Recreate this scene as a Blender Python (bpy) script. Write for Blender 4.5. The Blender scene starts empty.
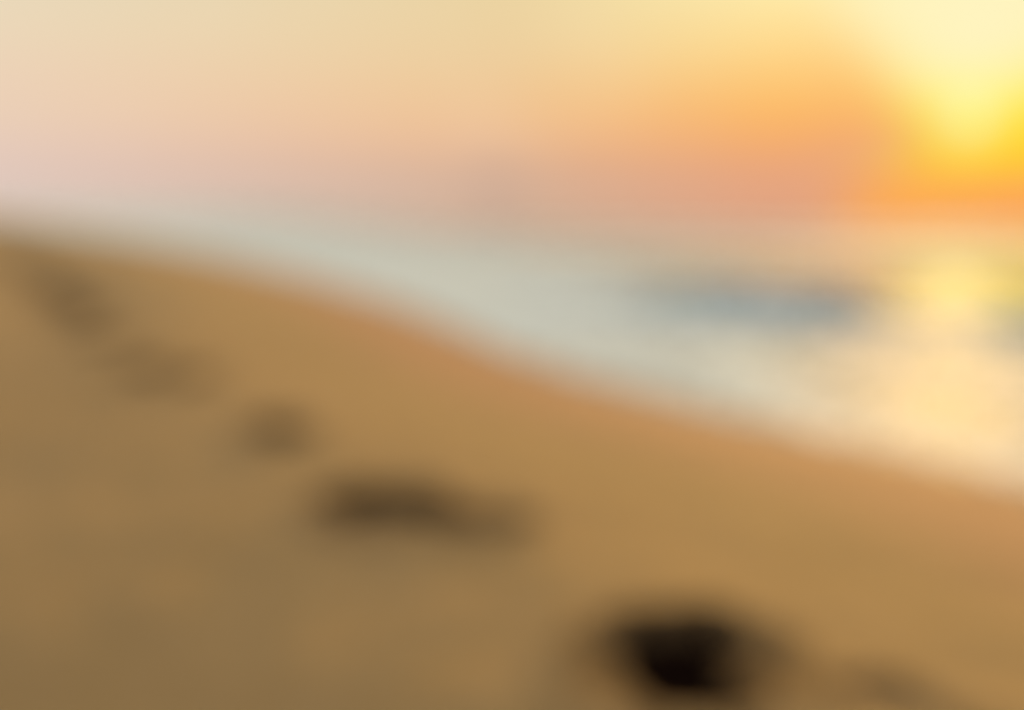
import bpy, math, random
import numpy as np
from mathutils import Vector, Matrix

random.seed(7); rng = np.random.default_rng(7)
SC = bpy.context.scene
COL = SC.collection
R = math.radians

def lin(c):
    return tuple(((v/255)/12.92 if v/255 <= .04045 else ((v/255+.055)/1.055)**2.4) for v in c)
def rgba(c): return lin(c) + (1.0,)

# ------------------------------------------------------------------ camera (standing place and aim)
F_PX, W, H = 900.0, 1024, 710
HORIZON = 205.0
PITCH = math.atan((H/2 - HORIZON)/F_PX)
SAND_Z, EYE = 0.12, 0.60
CZ = SAND_Z + EYE

cam_d = bpy.data.cameras.new('camera')
cam = bpy.data.objects.new('camera', cam_d); COL.objects.link(cam)
cam.location = (0, 0, CZ)
cam.rotation_euler = (math.pi/2 - PITCH, 0, 0)
cam_d.sensor_width = 36.0
cam_d.lens = F_PX/W*36.0
cam_d.clip_start = 0.02; cam_d.clip_end = 60000
cam_d.dof.use_dof = True                       # the photograph is far out of focus: focused a hand's breadth ahead
cam_d.dof.focus_distance = 0.12
cam_d.dof.aperture_fstop = 3.55
SC.camera = cam

def ground(px, py, z):
    """where the view ray through a pixel meets height z (used once to read positions off the photograph)"""
    dx, dy, dz = (px - W/2)/F_PX, 1.0, -(py - H/2)/F_PX
    c, s = math.cos(PITCH), math.sin(PITCH)
    v = Vector((dx, c*dy + s*dz, -s*dy + c*dz))
    t = (z - CZ)/v.z
    return (v.x*t, v.y*t)

# ------------------------------------------------------------------ shore line and sand height
shore = [ground(*p, 0.0) for p in ((1024,487),(910,458),(800,433),(680,406),(590,382),(520,359),(460,333),(400,308),(330,285),(250,263),(185,250),(120,238),(60,228),(0,218.5))]
a, b = Vector(shore[-2]), Vector(shore[-1])
d = (b - a).normalized()
shore = [(1.75,1.2),(2.6,-1.5),(6,-14),(40,-160)][::-1] + shore + [tuple(b + d*3000)]
SH = np.array(shore)

def shore_dist(x, y):
    """signed distance to the water's edge, positive on the sand"""
    P = np.stack([x, y], -1)
    best = np.full(x.shape, 1e18); sign = np.ones(x.shape)
    for i in range(len(SH)-1):
        A, B = SH[i], SH[i+1]
        AB = B - A; L2 = (AB**2).sum()
        t = np.clip(((P - A)@AB)/L2, 0, 1)
        D = P - (A + t[..., None]*AB)
        d2 = (D**2).sum(-1)
        cr = AB[0]*D[..., 1] - AB[1]*D[..., 0]
        m = d2 < best
        best = np.where(m, d2, best); sign = np.where(m, np.where(cr >= 0, 1, -1), sign)
    return np.sqrt(best)*sign

_w = [(rng.uniform(0, 2*math.pi), rng.uniform(0, 2*math.pi), rng.uniform(.7, 1.4)) for _ in range(40)]
def lumps(x, y, lo, hi, n=14, off=0):
    o = np.zeros_like(x)
    for k in range(n):
        th, ph, m = _w[(k+off) % 40]
        f = lo*(hi/lo)**(k/(n-1))*m
        o += np.sin((x*math.cos(th) + y*math.sin(th))*2*math.pi*f + ph + 1.3*np.sin(f*1.7*(x*math.sin(th) - y*math.cos(th)) + ph*2))/(k+2)
    return o

def sand_h(x, y, s=None):
    if s is None: s = shore_dist(x, y)
    sp = np.maximum(s, 0)
    z = 0.165*(1 - np.exp(-sp/0.95)) - 0.11*0.44*(1 - np.exp(-np.maximum(sp - 1.25, 0)**2/1.1))*4.0
    z = z - 0.075*np.exp(-((x + .75)**2/.35 + (y - .80)**2/.22))
    z = np.where(s < 0, np.maximum(s*0.10, -0.6), z)
    amp = np.clip(sp/0.8, 0, 1)
    near = np.exp(-np.hypot(x, y)/14)
    return z + amp*near*(0.0075*lumps(x, y, .5, 3.0, 12) + 0.0035*lumps(x, y, 3.0, 11.0, 14, 11))

# ------------------------------------------------------------------ node helpers
def new_mat(name):
    m = bpy.data.materials.new(name); m.use_nodes = True
    nt = m.node_tree; nt.nodes.clear()
    return m, nt
def N(nt, t, **kw):
    n = nt.nodes.new(t)
    for k, v in kw.items(): setattr(n, k, v)
    return n
def val(nt, op, a, b=None, c=None, clamp=False):
    n = N(nt, 'ShaderNodeMath', operation=op); n.use_clamp = clamp
    for i, v in enumerate((a, b, c)):
        if v is None: continue
        if isinstance(v, (int, float)): n.inputs[i].default_value = v
        else: nt.links.new(v, n.inputs[i])
    return n.outputs[0]
def ramp01(nt, v, lo, hi, smooth=True):
    n = N(nt, 'ShaderNodeMapRange', interpolation_type='SMOOTHSTEP' if smooth else 'LINEAR'); n.clamp = True
    nt.links.new(v, n.inputs[0]); n.inputs[1].default_value = lo; n.inputs[2].default_value = hi
    return n.outputs[0]
def mix(nt, f, a, b):
    n = N(nt, 'ShaderNodeMix', data_type='RGBA')
    for sock, v in ((n.inputs[0], f), (n.inputs[6], a), (n.inputs[7], b)):
        if isinstance(v, (int, float)): sock.default_value = v
        elif isinstance(v, tuple): sock.default_value = v if len(v) == 4 else v + (1,)
        else: nt.links.new(v, sock)
    return n.outputs[2]
def noise(nt, vec, scale, detail=4, rough=.55):
    n = N(nt, 'ShaderNodeTexNoise'); n.inputs['Scale'].default_value = scale
    n.inputs['Detail'].default_value = detail; n.inputs['Roughness'].default_value = rough
    nt.links.new(vec, n.inputs['Vector']); return n.outputs['Fac']

# ------------------------------------------------------------------ materials
def sand_material(name, shade_col):
    m, nt = new_mat(name)
    geo = N(nt, 'ShaderNodeNewGeometry'); pos = geo.outputs['Position']
    big = noise(nt, pos, .8, 3); mid = noise(nt, pos, 14, 5); fine = noise(nt, pos, 420, 2, .7)
    c = mix(nt, ramp01(nt, big, .3, .7), SAND_A, SAND_B)
    c = mix(nt, val(nt, 'MULTIPLY', ramp01(nt, mid, .35, .75), .45), c, SAND_C)
    c = mix(nt, val(nt, 'MULTIPLY', ramp01(nt, fine, .5, .78), .5), c, SAND_D)
    c = mix(nt, val(nt, 'MULTIPLY', ramp01(nt, noise(nt, pos, 300, 1), .66, .72), .8), c, (.62, .52, .38))
    wet = N(nt, 'ShaderNodeAttribute', attribute_name='wet').outputs['Fac']
    print_shade = N(nt, 'ShaderNodeAttribute', attribute_name='print_shade').outputs['Fac']
    wn = val(nt, 'ADD', wet, val(nt, 'MULTIPLY', val(nt, 'SUBTRACT', mid, .5), .25))
    wetf = ramp01(nt, wn, .25, .8)
    c = mix(nt, val(nt, 'MULTIPLY', wetf, .65), c, WET)
    c = mix(nt, print_shade, c, shade_col)  # near-black shade of the prints, painted into the sand colour
    p = N(nt, 'ShaderNodeBsdfPrincipled')
    nt.links.new(c, p.inputs['Base Color'])
    rough = val(nt, 'SUBTRACT', .93, val(nt, 'MULTIPLY', wetf, .06))
    nt.links.new(rough, p.inputs['Roughness'])
    nt.links.new(val(nt, 'MULTIPLY', val(nt, 'SUBTRACT', 1.0, print_shade), .22), p.inputs['Specular IOR Level'])
    hgt = val(nt, 'ADD', val(nt, 'MULTIPLY', fine, .35), val(nt, 'MULTIPLY', mid, 1.0))
    b = N(nt, 'ShaderNodeBump'); b.inputs['Distance'].default_value = .006
    nt.links.new(val(nt, 'SUBTRACT', .55, val(nt, 'MULTIPLY', wetf, .4)), b.inputs['Strength'])
    nt.links.new(hgt, b.inputs['Height']); nt.links.new(b.outputs[0], p.inputs['Normal'])
    o = N(nt, 'ShaderNodeOutputMaterial'); nt.links.new(p.outputs[0], o.inputs[0])
    return m
SAND_A = (.450, .273, .116); SAND_B = (.415, .250, .103); SAND_C = (.375, .222, .08); SAND_D = (.33, .19, .066); WET = (.47, .224, .120)
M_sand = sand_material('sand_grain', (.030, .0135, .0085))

def water_material():
    m, nt = new_mat('sea_water')
    geo = N(nt, 'ShaderNodeNewGeometry'); pos = geo.outputs['Position']
    mp = N(nt, 'ShaderNodeMapping'); mp.inputs['Scale'].default_value = (.42, 1.9, 1); mp.inputs['Rotation'].default_value = (0, 0, R(4))
    nt.links.new(pos, mp.inputs['Vector']); v = mp.outputs[0]
    depth = N(nt, 'ShaderNodeAttribute', attribute_name='depth').outputs['Fac']
    churn = N(nt, 'ShaderNodeAttribute', attribute_name='churn').outputs['Fac']
    ln = N(nt, 'ShaderNodeVectorMath', operation='LENGTH'); nt.links.new(pos, ln.inputs[0]); dist = ln.outputs['Value']
    c = mix(nt, ramp01(nt, depth, 0, .5), (.36, .26, .20), (.36, .36, .33))
    c = mix(nt, ramp01(nt, noise(nt, v, .4, 4), .3, .8), c, (.30, .33, .32))
    streak = ramp01(nt, noise(nt, v, 5, 8, .65), .50, .70)
    far = ramp01(nt, depth, 1.5, .25)
    c = mix(nt, val(nt, 'MULTIPLY', val(nt, 'MULTIPLY', streak, far), .8), c, (.70, .64, .60))
    c = mix(nt, ramp01(nt, dist, 12, 60), c, (.50, .45, .38))  # aerial haze painted into the water colour, lighter with distance
    aer = mix(nt, ramp01(nt, noise(nt, v, 7, 7, .7), .45, .68), (.44, .58, .49), (.74, .82, .76))
    c = mix(nt, churn, c, aer)
    p = N(nt, 'ShaderNodeBsdfPrincipled'); nt.links.new(c, p.inputs['Base Color'])
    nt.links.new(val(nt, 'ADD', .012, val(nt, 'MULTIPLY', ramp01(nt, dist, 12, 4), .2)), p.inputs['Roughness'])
    p.inputs['IOR'].default_value = 1.33
    h = val(nt, 'ADD', noise(nt, v, 2.2, 5), val(nt, 'MULTIPLY', noise(nt, v, 11, 3), .25))
    b = N(nt, 'ShaderNodeBump'); b.inputs['Distance'].default_value = .05
    nt.links.new(val(nt, 'ADD', .015, val(nt, 'MULTIPLY', ramp01(nt, dist, 11, 4.0), .36)), b.inputs['Strength'])
    nt.links.new(h, b.inputs['Height']); nt.links.new(b.outputs[0], p.inputs['Normal'])
    o = N(nt, 'ShaderNodeOutputMaterial'); nt.links.new(p.outputs[0], o.inputs[0])
    return m
M_water = water_material()

def foam_material():
    m, nt = new_mat('foam_lace')
    geo = N(nt, 'ShaderNodeNewGeometry'); pos = geo.outputs['Position']
    dens = N(nt, 'ShaderNodeAttribute', attribute_name='froth').outputs['Fac']
    warp = N(nt, 'ShaderNodeVectorMath', operation='MULTIPLY_ADD')
    nz = N(nt, 'ShaderNodeTexNoise'); nz.inputs['Scale'].default_value = 3; nt.links.new(pos, nz.inputs['Vector'])
    nt.links.new(nz.outputs['Color'], warp.inputs[0]); warp.inputs[1].default_value = (.35, .35, .35); nt.links.new(pos, warp.inputs[2])
    vo = N(nt, 'ShaderNodeTexVoronoi', feature='DISTANCE_TO_EDGE'); vo.inputs['Scale'].default_value = 7
    nt.links.new(warp.outputs[0], vo.inputs['Vector'])
    cell = ramp01(nt, vo.outputs['Distance'], .0, .32, False)
    bub = noise(nt, warp.outputs[0], 9, 6, .6)
    lvl = val(nt, 'SUBTRACT', val(nt, 'ADD', dens, val(nt, 'MULTIPLY', bub, .55)), val(nt, 'MULTIPLY', cell, .75))
    al = ramp01(nt, lvl, .10, .42)
    p = N(nt, 'ShaderNodeBsdfPrincipled'); sx = N(nt, 'ShaderNodeSeparateXYZ'); nt.links.new(pos, sx.inputs[0])
    nt.links.new(mix(nt, ramp01(nt, val(nt, 'SUBTRACT', sx.outputs[0], val(nt, 'MULTIPLY', sx.outputs[1], .35)), -.35, .35), (.73, .80, .85), (.74, .70, .75)), p.inputs['Base Color'])   # foam turns pinker towards the near right
    p.inputs['Roughness'].default_value = .55
    p.inputs['Specular IOR Level'].default_value = .12
    nt.links.new(al, p.inputs['Alpha'])
    b = N(nt, 'ShaderNodeBump'); b.inputs['Distance'].default_value = .006; b.inputs['Strength'].default_value = .35
    nt.links.new(val(nt, 'ADD', val(nt, 'MULTIPLY', bub, .5), val(nt, 'MULTIPLY', noise(nt, pos, 90, 3), .4)), b.inputs['Height']); nt.links.new(b.outputs[0], p.inputs['Normal'])
    o = N(nt, 'ShaderNodeOutputMaterial'); nt.links.new(p.outputs[0], o.inputs[0])
    return m
M_foam = foam_material()

# ------------------------------------------------------------------ mesh helpers
def axis(fine, half_n, near, far, c=0.0):
    """positions dense within ±near (step fine), then growing out to far"""
    core = np.arange(0, near, fine)
    g = near*np.exp(np.linspace(0, math.log(far/near), half_n))
    h = np.concatenate([core, g])
    return c + np.concatenate([-h[:0:-1], h])

def grid_mesh(name, X, Y, Z, mat, attrs=None, keep=None):
    ny, nx = X.shape
    V = np.stack([X, Y, Z], -1).reshape(-1, 3)
    i = np.arange(ny*nx).reshape(ny, nx)
    q = np.stack([i[:-1, :-1], i[:-1, 1:], i[1:, 1:], i[1:, :-1]], -1).reshape(-1, 4)
    if keep is not None:
        k = keep.reshape(-1)
        q = q[k[q].any(1)]
        used = np.unique(q); remap = -np.ones(len(V), int); remap[used] = np.arange(len(used))
        V = V[used]; q = remap[q]
    else: used = np.arange(len(V))
    me = bpy.data.meshes.new(name)
    me.vertices.add(len(V)); me.vertices.foreach_set('co', V.astype(np.float32).ravel())
    me.loops.add(len(q)*4); me.loops.foreach_set('vertex_index', q.astype(np.int32).ravel())
    me.polygons.add(len(q)); me.polygons.foreach_set('loop_start', np.arange(0, len(q)*4, 4, dtype=np.int32))
    me.polygons.foreach_set('use_smooth', np.ones(len(q), bool))
    me.update(calc_edges=True)
    for an, av in (attrs or {}).items():
        at = me.attributes.new(an, 'FLOAT', 'POINT')
        at.data.foreach_set('value', np.broadcast_to(av, X.shape).reshape(-1)[used].astype(np.float32))
    me.materials.append(mat)
    return me

def link(name, me, parent=None):
    o = bpy.data.objects.new(name, me); COL.objects.link(o)
    if parent: o.parent = parent
    return o

# ------------------------------------------------------------------ footprints
def sstep(a, b, v):
    t = np.clip((v - a)/(b - a), 0, 1); return t*t*(3 - 2*t)

def foot_depth(u, v, side):
    """u along the foot (heel -0.12, toes +0.14), v across; 0 outside, up to 1 pressed"""
    def ell(cu, cv, ru, rv):
        return 1 - np.sqrt(((u - cu)/ru)**2 + ((v - cv*side)/rv)**2)
    f = np.maximum(ell(-.085, .0, .048, .036), ell(.055, .0, .058, .050))
    f = np.maximum(f, ell(-.01, .012, .095, .032))
    for k, (cu, cv, r) in enumerate(((.128, -.028, .019), (.132, -.004, .014), (.127, .015, .013), (.118, .031, .012), (.106, .045, .011))):
        f = np.maximum(f, ell(cu, cv, r*1.25, r))
    return f

# pixel of the hollow, length scale, width scale, depth (m), painted shade share, side, look
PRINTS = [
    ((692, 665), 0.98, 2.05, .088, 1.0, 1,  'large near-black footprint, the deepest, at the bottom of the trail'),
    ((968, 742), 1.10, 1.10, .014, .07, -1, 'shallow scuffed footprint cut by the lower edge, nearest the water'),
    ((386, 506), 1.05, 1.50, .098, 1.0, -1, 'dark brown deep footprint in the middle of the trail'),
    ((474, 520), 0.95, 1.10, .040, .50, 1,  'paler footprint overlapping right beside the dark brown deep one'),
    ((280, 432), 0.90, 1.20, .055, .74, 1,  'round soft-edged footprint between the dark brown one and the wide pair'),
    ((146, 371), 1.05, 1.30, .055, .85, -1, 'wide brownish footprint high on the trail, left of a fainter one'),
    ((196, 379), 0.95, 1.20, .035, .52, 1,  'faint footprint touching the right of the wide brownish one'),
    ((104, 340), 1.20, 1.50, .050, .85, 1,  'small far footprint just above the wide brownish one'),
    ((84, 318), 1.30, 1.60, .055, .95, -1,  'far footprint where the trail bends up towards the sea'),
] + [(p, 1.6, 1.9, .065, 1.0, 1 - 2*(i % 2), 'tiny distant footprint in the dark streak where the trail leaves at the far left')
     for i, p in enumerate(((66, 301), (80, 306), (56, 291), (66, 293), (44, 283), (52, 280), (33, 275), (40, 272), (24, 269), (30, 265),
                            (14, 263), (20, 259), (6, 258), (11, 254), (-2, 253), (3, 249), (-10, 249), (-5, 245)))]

def to_ground(p):
    z = SAND_Z
    for _ in range(12):
        x, y = ground(p[0], p[1], z)
        z = float(sand_h(np.array([x]), np.array([y]))[0])
    return Vector((x, y))
centres = [to_ground(p[0]) for p in PRINTS]
angles = []
for i in range(len(PRINTS)):
    j0, j1 = (max(i-1, 0), min(i+1, len(PRINTS)-1)) if i < 9 else (9 + (i-9) % 2, len(PRINTS)-2 + (i-9) % 2)
    dv = centres[j1] - centres[j0]
    angles.append(math.atan2(dv.y, dv.x) + random.uniform(-.12, .12))
base_dir = math.atan2(.60, -.47)
for i in range(5): angles[i] = base_dir + random.uniform(-.15, .15)
angles[0] = 1.62; angles[2] += .35; angles[3] += .45

def cavity(x, y):
    """how far the sand sheet must sink to leave room for the prints"""
    o = np.zeros_like(x)
    for (px, ls, ws, dep, mt, side, _), c, an in zip(PRINTS, centres, angles):
        u = ((x - c.x)*math.cos(an) + (y - c.y)*math.sin(an))/ls
        v = (-(x - c.x)*math.sin(an) + (y - c.y)*math.cos(an))/ws
        r = np.sqrt((u/.19)**2 + (v/.10)**2)
        o = np.maximum(o, (dep + .06)*sstep(1.0, .72, r))
    return o

def print_field(x, y):
    """sink of the sand, painted shade share and press of all prints together, and each print's own radius"""
    sink = np.zeros_like(x); rim = np.zeros_like(x); print_shade = np.zeros_like(x); pr = np.zeros_like(x); radii = []
    jag = .05*lumps(x, y, 14, 60, 12, 5); jr = .10*lumps(x, y, 9, 40, 10, 8)
    for (px, ls, ws, dep, mt, side, _), c, an in zip(PRINTS, centres, angles):
        u = ((x - c.x)*math.cos(an) + (y - c.y)*math.sin(an))/ls
        v = (-(x - c.x)*math.sin(an) + (y - c.y)*math.cos(an))/ws
        r = np.sqrt((u/.19)**2 + (v/.10)**2); radii.append(r)
        press = np.where(r < 1.0, sstep(-.07, .20, foot_depth(u, v, side) + jag), 0)
        slump = sstep(1.02, .45, r)*.10
        sink = np.maximum(sink, dep*np.maximum(press, slump*press**.3))
        rim = np.maximum(rim, (.005 + .05*dep)*np.exp(-((r - .82)/.16)**2))
        pr = np.maximum(pr, press)
        print_shade = np.maximum(print_shade, mt*np.maximum(sstep(.02, .35, press), .62*sstep(1.02, .62, r + jr)))  # painted shade covers the hollow and, weaker, the sand around it
    rim = rim*(1 - pr)*(1 + .35*lumps(x, y, 8, 40, 10, 3))
    return rim - sink, print_shade, pr, radii

import bmesh
def build_print(k):
    (px, ls, ws, dep, mt, side, look), c, an = PRINTS[k], centres[k], angles[k]
    nu, nv = (170, 110) if k < 7 else (64, 44)
    th = np.linspace(0, 2*math.pi, nu + 1)
    rr = np.linspace(0.0, 1.22, nv)**0.8
    RR, TH = np.meshgrid(rr, th, indexing='ij')
    u, v = RR*np.cos(TH)*.19, RR*np.sin(TH)*.10
    X = c.x + u*ls*math.cos(an) - v*ws*math.sin(an)
    Y = c.y + u*ls*math.sin(an) + v*ws*math.cos(an)
    disp, print_shade, press, radii = print_field(X, Y)
    others = np.min([r for j, r in enumerate(radii) if j != k], axis=0)
    edge = sstep(1.0, 1.2, np.minimum(radii[k], others))
    Z = sand_h(X, Y) + disp + .004*(1 - edge) - .022*edge
    base = Vector((c.x, c.y, float(sand_h(np.array([c.x]), np.array([c.y]))[0])))
    attrs = {'print_shade': print_shade, 'wet': np.zeros_like(X)}
    mine = radii[k] <= others + .03                       # where two prints meet each keeps its own side
    # the pressed hollow is the thing itself, the pushed-up rim its part: one surface cut along the lip
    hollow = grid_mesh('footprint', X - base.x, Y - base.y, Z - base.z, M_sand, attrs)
    rim = hollow.copy()
    pv, mv = press.reshape(-1), mine.reshape(-1)
    idx = [list(p.vertices) for p in hollow.polygons]
    lip = np.array([(pv[i] < .10).all() for i in idx]); out = np.array([not mv[i].any() for i in idx])
    heel = hollow.copy() if k < 7 else None
    uv = u.reshape(-1); isheel = np.array([np.mean(uv[i]) < -.045 for i in idx]) & (k < 7)
    for me, drop in ((hollow, lip | out | isheel), (rim, ~lip | out)) + (((heel, lip | out | ~isheel),) if heel else ()):
        bm = bmesh.new(); bm.from_mesh(me); bm.faces.ensure_lookup_table()
        bmesh.ops.delete(bm, geom=[bm.faces[i] for i in np.nonzero(drop)[0]], context='FACES')
        bm.to_mesh(me); bm.free()
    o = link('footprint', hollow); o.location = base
    o['label'] = look; o['category'] = 'footprint'; o['group'] = 'footprints trailing along the beach'
    link('sand_rim', rim, o)
    if heel: link('heel_hollow', heel, o)
    return o
for k in range(len(PRINTS)): build_print(k)

# ------------------------------------------------------------------ sand, sea, foam
ax = axis(.016, 170, 2.6, 6000, 0.0); ay = axis(.016, 170, 2.3, 9000, 2.0)
X, Y = np.meshgrid(ax, ay)
S = shore_dist(X, Y)
Z = sand_h(X, Y, S) - cavity(X, Y)
o = link('sand', grid_mesh('sand', X, Y, Z, M_sand, {'wet': 1 - sstep(.0, 1.4, S), 'print_shade': np.zeros_like(X)}, keep=S > -6))
o['kind'] = 'structure'; o['label'] = 'tan beach sand sloping down to the water'

def wave_profile(x, y):
    """the small wave breaking in front of the sun path: a steep face towards the beach, a long back"""
    yc = 6.45 - .62*np.maximum(x - 1.25, 0)**1.12 - .5*np.maximum(x - 2.25, 0) + .12*np.minimum(x - 1.25, 0)**2 + .05*np.sin(x*4.3) + .03*np.sin(x*9 + 1)
    t = y - yc
    prof = np.where(t < 0, np.exp(-(np.abs(t)/.24)**2.4), np.exp(-(t/.70)**2))
    win = (.36*sstep(-.5, .5, x) + .64*sstep(.55, 1.5, x))*(1 - .72*sstep(2.15, 2.4, x)*(1 - sstep(2.62, 2.9, x)))*(1 - .45*sstep(2.3, 2.6, x))*(1 - sstep(3.6, 5.0, x))
    return prof*win*(1 + .05*np.sin(x*5.1 + 1) + .05*np.sin(x*13) + .04*np.sin(x*23 + 2)), t

def sea_z(x, y, s):
    off = np.maximum(-s, 0); r = np.hypot(x, y)
    cut = sstep(0.0, 1.2, off)
    z = cut*(np.exp(-r/9)*.007*lumps(x*.4, y, .25, 2.2, 12, 20) + np.exp(-r/40)*.010*lumps(x*.25, y, .05, .35, 6, 30))
    z = z + .20*wave_profile(x, y)[0]
    for k, (yy, hh) in enumerate(((11.5, .03), (19, .03), (31, .03), (52, .04), (85, .04))):   # low swells further out
        t = (y + .12*x - yy - 1.2*np.sin(x*.22 + k*2))
        z = z + cut*hh*np.exp(-(t/(.09*yy))**2)*(.45 + .55*np.sin(x*(2.2/yy*3) + k*1.9))
    return z
ax = np.concatenate([-np.geomspace(12000, 6, 120), np.arange(-5.9, 6, .045), np.geomspace(6, 12000, 140)])
ay = np.concatenate([-np.geomspace(200, 1, 25), np.arange(-.9, 9, .04), np.geomspace(9, 30000, 240)])
X, Y = np.meshgrid(ax, ay); S = shore_dist(X, Y)
Zs = sea_z(X, Y, S) - np.where(S > .0, .004 + S*.05, 0)
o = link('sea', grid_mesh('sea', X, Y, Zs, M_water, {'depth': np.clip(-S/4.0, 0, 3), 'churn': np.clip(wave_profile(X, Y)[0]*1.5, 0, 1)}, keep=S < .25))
o['kind'] = 'structure'; o['label'] = 'teal sea with low waves under the setting sun'

ax = np.concatenate([-np.geomspace(90, 6, 120), np.arange(-5.95, 6, .03), np.geomspace(6.03, 20, 90)]); ay = np.concatenate([np.arange(-2, 9, .03), np.geomspace(9, 130, 150)])
X, Y = np.meshgrid(ax, ay); S = shore_dist(X, Y)
wob = .10*lumps(X, Y, .35, 2.0, 10, 8)
off = -S
wid = 1.8 + .31*np.hypot(X, Y)
dens = sstep(.0, .10, off + wob*.35)*(1 - sstep(.45, 1.0, (off + wob)/wid))
dens = dens*(.70 + .30*sstep(1.4, -.2, X) - .42*sstep(1.02, 1.40, X)*sstep(5.4, 4.4, Y) + .22*lumps(X, Y, .5, 2.2, 10, 17))
dens = np.maximum(dens, .72*np.exp(-((Y - 22 - .2*X - .8*np.sin(X*.5))/3.0)**2)*sstep(-7, -2, X)*(1 - sstep(12, 17, X)))
dens = np.maximum(dens, .95*np.exp(-((Y - 13.6 - .10*X - .5*np.sin(X*.7))/1.7)**2)*sstep(-5, -1, X)*(1 - sstep(6, 11, X)))   # a second line of surf further out
dens = np.maximum(dens, .72*sstep(.0, .10, off + wob*.35)*(1 - sstep(.12, .50, off + wob*.5)))
wp, wt = wave_profile(X, Y)
dens = dens*(1 - .75*sstep(.25, .6, wp))
dens = np.maximum(dens, .62*np.exp(-((wt + .46)/.22)**2)*sstep(.2, 1.0, X)*(1 - sstep(1.7, 2.2, X)))   # white water at the foot of the wave
dens = np.maximum(dens, .40*sstep(.86, 1.0, wp))
z = np.maximum(sea_z(X, Y, S), np.where(S > -.2, sand_h(X, Y, S), -9)) + .0025 + .002*sstep(-.02, .08, off)
o = link('sea_foam', grid_mesh('sea_foam', X, Y, z, M_foam, {'froth': dens*.80 - .12*(dens < .02)}, keep=(S < .2) & ((off < wid*1.25) | (dens > .01)) & (X < 18)))
o['kind'] = 'stuff'; o['label'] = 'white foam of spent waves washing along the sand'

# ------------------------------------------------------------------ sun, sky
def sight(px, py):
    dx, dy, dz = (px - W/2)/F_PX, 1.0, -(py - H/2)/F_PX
    c, q = math.cos(PITCH), math.sin(PITCH)
    v = Vector((dx, c*dy + q*dz, -q*dy + c*dz)).normalized()
    return math.atan2(v.x, v.y), math.asin(v.z)
SUN_AZ, SUN_EL = sight(970, 116)
def dirv(az, el): return Vector((math.sin(az)*math.cos(el), math.cos(az)*math.cos(el), math.sin(el)))

import bmesh
bm = bmesh.new(); bmesh.ops.create_uvsphere(bm, u_segments=48, v_segments=24, radius=20000*math.tan(R(.55)))
me = bpy.data.meshes.new('sun'); bm.to_mesh(me); bm.free()
for p in me.polygons: p.use_smooth = True
m, nt = new_mat('sun_glow')
e = N(nt, 'ShaderNodeEmission'); e.inputs[0].default_value = rgba((255, 250, 190)); e.inputs[1].default_value = 1.2
oo = N(nt, 'ShaderNodeOutputMaterial'); nt.links.new(e.outputs[0], oo.inputs[0]); me.materials.append(m)
o = link('sun', me); o.location = dirv(SUN_AZ, SUN_EL)*20000
o['label'] = 'pale yellow setting sun low over the sea'; o['category'] = 'sun'

LAMP_EL = R(10.5)
ld = bpy.data.lights.new('sunlight', 'SUN'); ld.energy = 2.7; ld.angle = R(.9); ld.color = (1.0, .59, .15)
lo = bpy.data.objects.new('sunlight', ld); COL.objects.link(lo)
lo.rotation_euler = (-dirv(SUN_AZ, LAMP_EL)).to_track_quat('-Z', 'Y').to_euler()

world = bpy.data.worlds.new('World'); SC.world = world; world.use_nodes = True
nt = world.node_tree; nt.nodes.clear()
tc = N(nt, 'ShaderNodeTexCoord'); sep = N(nt, 'ShaderNodeSeparateXYZ'); nt.links.new(tc.outputs['Generated'], sep.inputs[0])
x, y, zc = sep.outputs
el = val(nt, 'MULTIPLY', val(nt, 'ARCSINE', zc), 180/math.pi)
az = val(nt, 'MULTIPLY', val(nt, 'ARCTAN2', x, y), 180/math.pi)        # degrees right of the view axis
cl = noise(nt, tc.outputs['Generated'], 5.0, 5, .5)
mpv = N(nt, 'ShaderNodeMapping'); mpv.inputs['Scale'].default_value = (3, 3, 16); nt.links.new(tc.outputs['Generated'], mpv.inputs['Vector'])
cl2 = noise(nt, mpv.outputs[0], 1.6, 4, .5)
el_w = val(nt, 'ADD', el, val(nt, 'MULTIPLY', val(nt, 'SUBTRACT', cl2, .5), 1.6))
fac = ramp01(nt, el_w, 0, 20, False)
def column(stops):
    r = N(nt, 'ShaderNodeValToRGB'); nt.links.new(fac, r.inputs[0])
    el_ = r.color_ramp.elements
    while len(el_) < len(stops): el_.new(.5)
    for e_, (deg, c_) in zip(el_, stops): e_.position = min(1, max(0, deg/20)); e_.color = rgba(c_)
    return r.outputs[0]
c_back = column([(0, (196,186,182)), (4, (194,190,190)), (10, (190,193,196)), (20, (184,192,200))])
c_left = column([(0, (221,200,188)), (1.5, (224,200,188)), (2.6, (229,202,188)), (4, (233,205,184)), (6.6, (236,210,184)), (10, (235,216,186)), (14, (228,216,190)), (20, (214,212,200))])
c_mid = column([(0, (212,180,156)), (1.5, (211,174,149)), (3, (226,180,146)), (4.4, (238,190,145)), (6.6, (240,198,147)), (10, (237,208,158)), (13.5, (235,212,162)), (20, (216,208,180))])
c_right = column([(0, (226,165,132)), (1.5, (229,164,126)), (3, (240,170,118)), (5, (251,180,102)), (7, (254,197,114)), (9.5, (255,221,146)), (13, (255,238,174)), (20, (245,228,185))])
c_sun = column([(0, (252,160,100)), (.7, (255,165,80)), (2.0, (255,204,60)), (3.8, (255,216,50)), (5.6, (255,231,60)), (8, (255,238,150)), (10, (255,241,180)), (20, (252,240,196))])
k = mix(nt, ramp01(nt, az, -30, 0, False), c_left, c_mid)
k = mix(nt, ramp01(nt, az, 0, 15.5, False), k, c_right)
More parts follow.
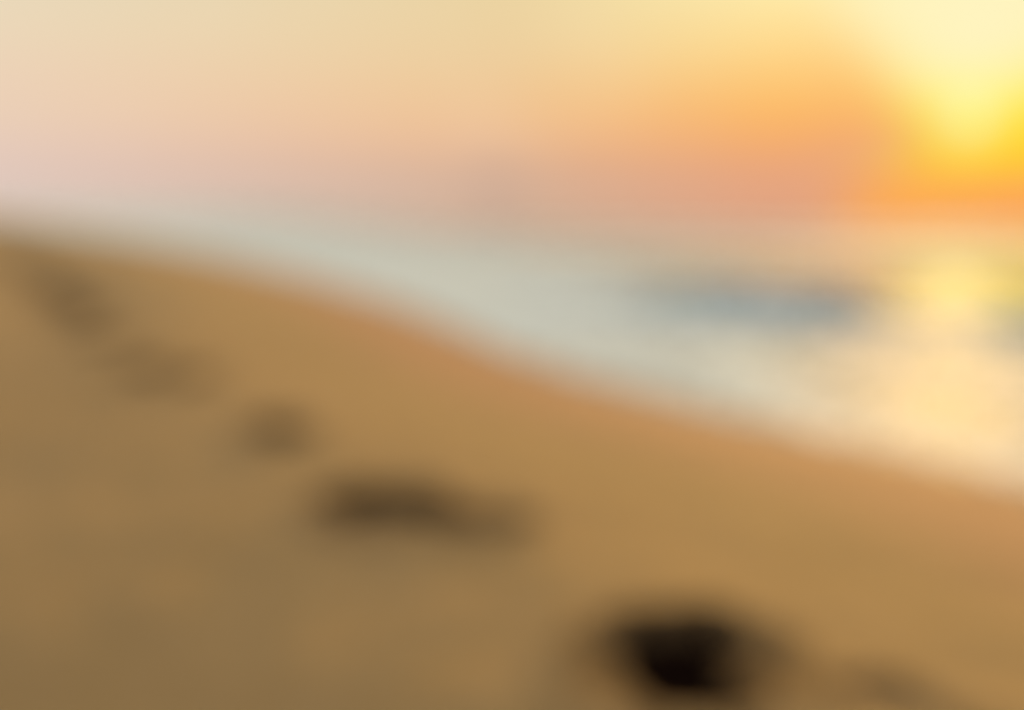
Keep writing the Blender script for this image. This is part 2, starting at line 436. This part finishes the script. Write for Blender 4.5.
k = mix(nt, ramp01(nt, val(nt, 'ADD', val(nt, 'ADD', az, val(nt, 'MULTIPLY', ramp01(nt, el, 3.0, .8), 3.6)), val(nt, 'MULTIPLY', val(nt, 'MAXIMUM', val(nt, 'SUBTRACT', el, 5.0), 0), .55)), 20.6, 26.6), k, c_sun)
k = mix(nt, ramp01(nt, az, 31.5, 46), k, c_right)
k = mix(nt, ramp01(nt, az, 46, 85), k, c_left)
k = mix(nt, ramp01(nt, az, 85, 130), k, c_back)
k = mix(nt, ramp01(nt, az, -32, -110), k, c_back)
# glow around the sun, opening upwards
daz = val(nt, 'ABSOLUTE', val(nt, 'SUBTRACT', az, math.degrees(SUN_AZ)))
half = val(nt, 'ADD', 1.3, val(nt, 'MULTIPLY', val(nt, 'MAXIMUM', val(nt, 'SUBTRACT', el, 3.0), 0), .95))
core = val(nt, 'MULTIPLY', ramp01(nt, val(nt, 'DIVIDE', daz, half), 1.15, .10), ramp01(nt, el, 1.7, 5.4))
k = mix(nt, val(nt, 'MULTIPLY', core, .92), k, mix(nt, ramp01(nt, el, 5.0, 8.5), rgba((255, 248, 140)), rgba((255, 244, 192))))
# a faint grey smudge of cloud low over the sea
ca = val(nt, 'DIVIDE', val(nt, 'ADD', az, .9), 2.6); ce = val(nt, 'DIVIDE', val(nt, 'SUBTRACT', el, 1.5), 1.0)
cd = val(nt, 'SQRT', val(nt, 'ADD', val(nt, 'MULTIPLY', ca, ca), val(nt, 'MULTIPLY', ce, ce)))
k = mix(nt, val(nt, 'MULTIPLY', ramp01(nt, val(nt, 'ADD', cd, val(nt, 'MULTIPLY', val(nt, 'SUBTRACT', cl2, .5), 1.2)), 1.3, .1), .80), k, rgba((192, 158, 142)))
k = mix(nt, val(nt, 'MULTIPLY', val(nt, 'SUBTRACT', ramp01(nt, cl, .35, .75), .5), .10), k, (1, .95, .85))
sky = N(nt, 'ShaderNodeTexSky', sky_type='NISHITA'); sky.sun_disc = False
sky.sun_elevation = LAMP_EL; sky.sun_rotation = SUN_AZ
sky_fill = val(nt, 'MULTIPLY', val(nt, 'MULTIPLY', ramp01(nt, el, 19, 30), ramp01(nt, el, 62, 34)), ramp01(nt, val(nt, 'ABSOLUTE', val(nt, 'SUBTRACT', az, math.degrees(SUN_AZ))), 75, 15))  # added brightening of the unseen sky above the sun, as soft fill light
low = N(nt, 'ShaderNodeBackground'); nt.links.new(k, low.inputs[0]); nt.links.new(val(nt, 'ADD', 1.0, val(nt, 'MULTIPLY', sky_fill, 2.3)), low.inputs[1])
high = N(nt, 'ShaderNodeBackground'); nt.links.new(sky.outputs[0], high.inputs[0]); high.inputs[1].default_value = .12
ms = N(nt, 'ShaderNodeMixShader'); nt.links.new(ramp01(nt, el, 40, 80), ms.inputs[0]); nt.links.new(low.outputs[0], ms.inputs[1]); nt.links.new(high.outputs[0], ms.inputs[2])
ow = N(nt, 'ShaderNodeOutputWorld'); nt.links.new(ms.outputs[0], ow.inputs[0])

# ------------------------------------------------------------------ render settings
SC.view_settings.view_transform = 'Standard'; SC.view_settings.look = 'None'; SC.view_settings.exposure = 0
SC.render.engine = 'CYCLES'
SC.cycles.use_denoising = True
SC.cycles.sample_clamp_direct = 0.81; SC.cycles.sample_clamp_indirect = 2.0
SC.cycles.max_bounces = 6; SC.cycles.transparent_max_bounces = 8
SC.cycles.caustics_reflective = False; SC.cycles.caustics_refractive = False
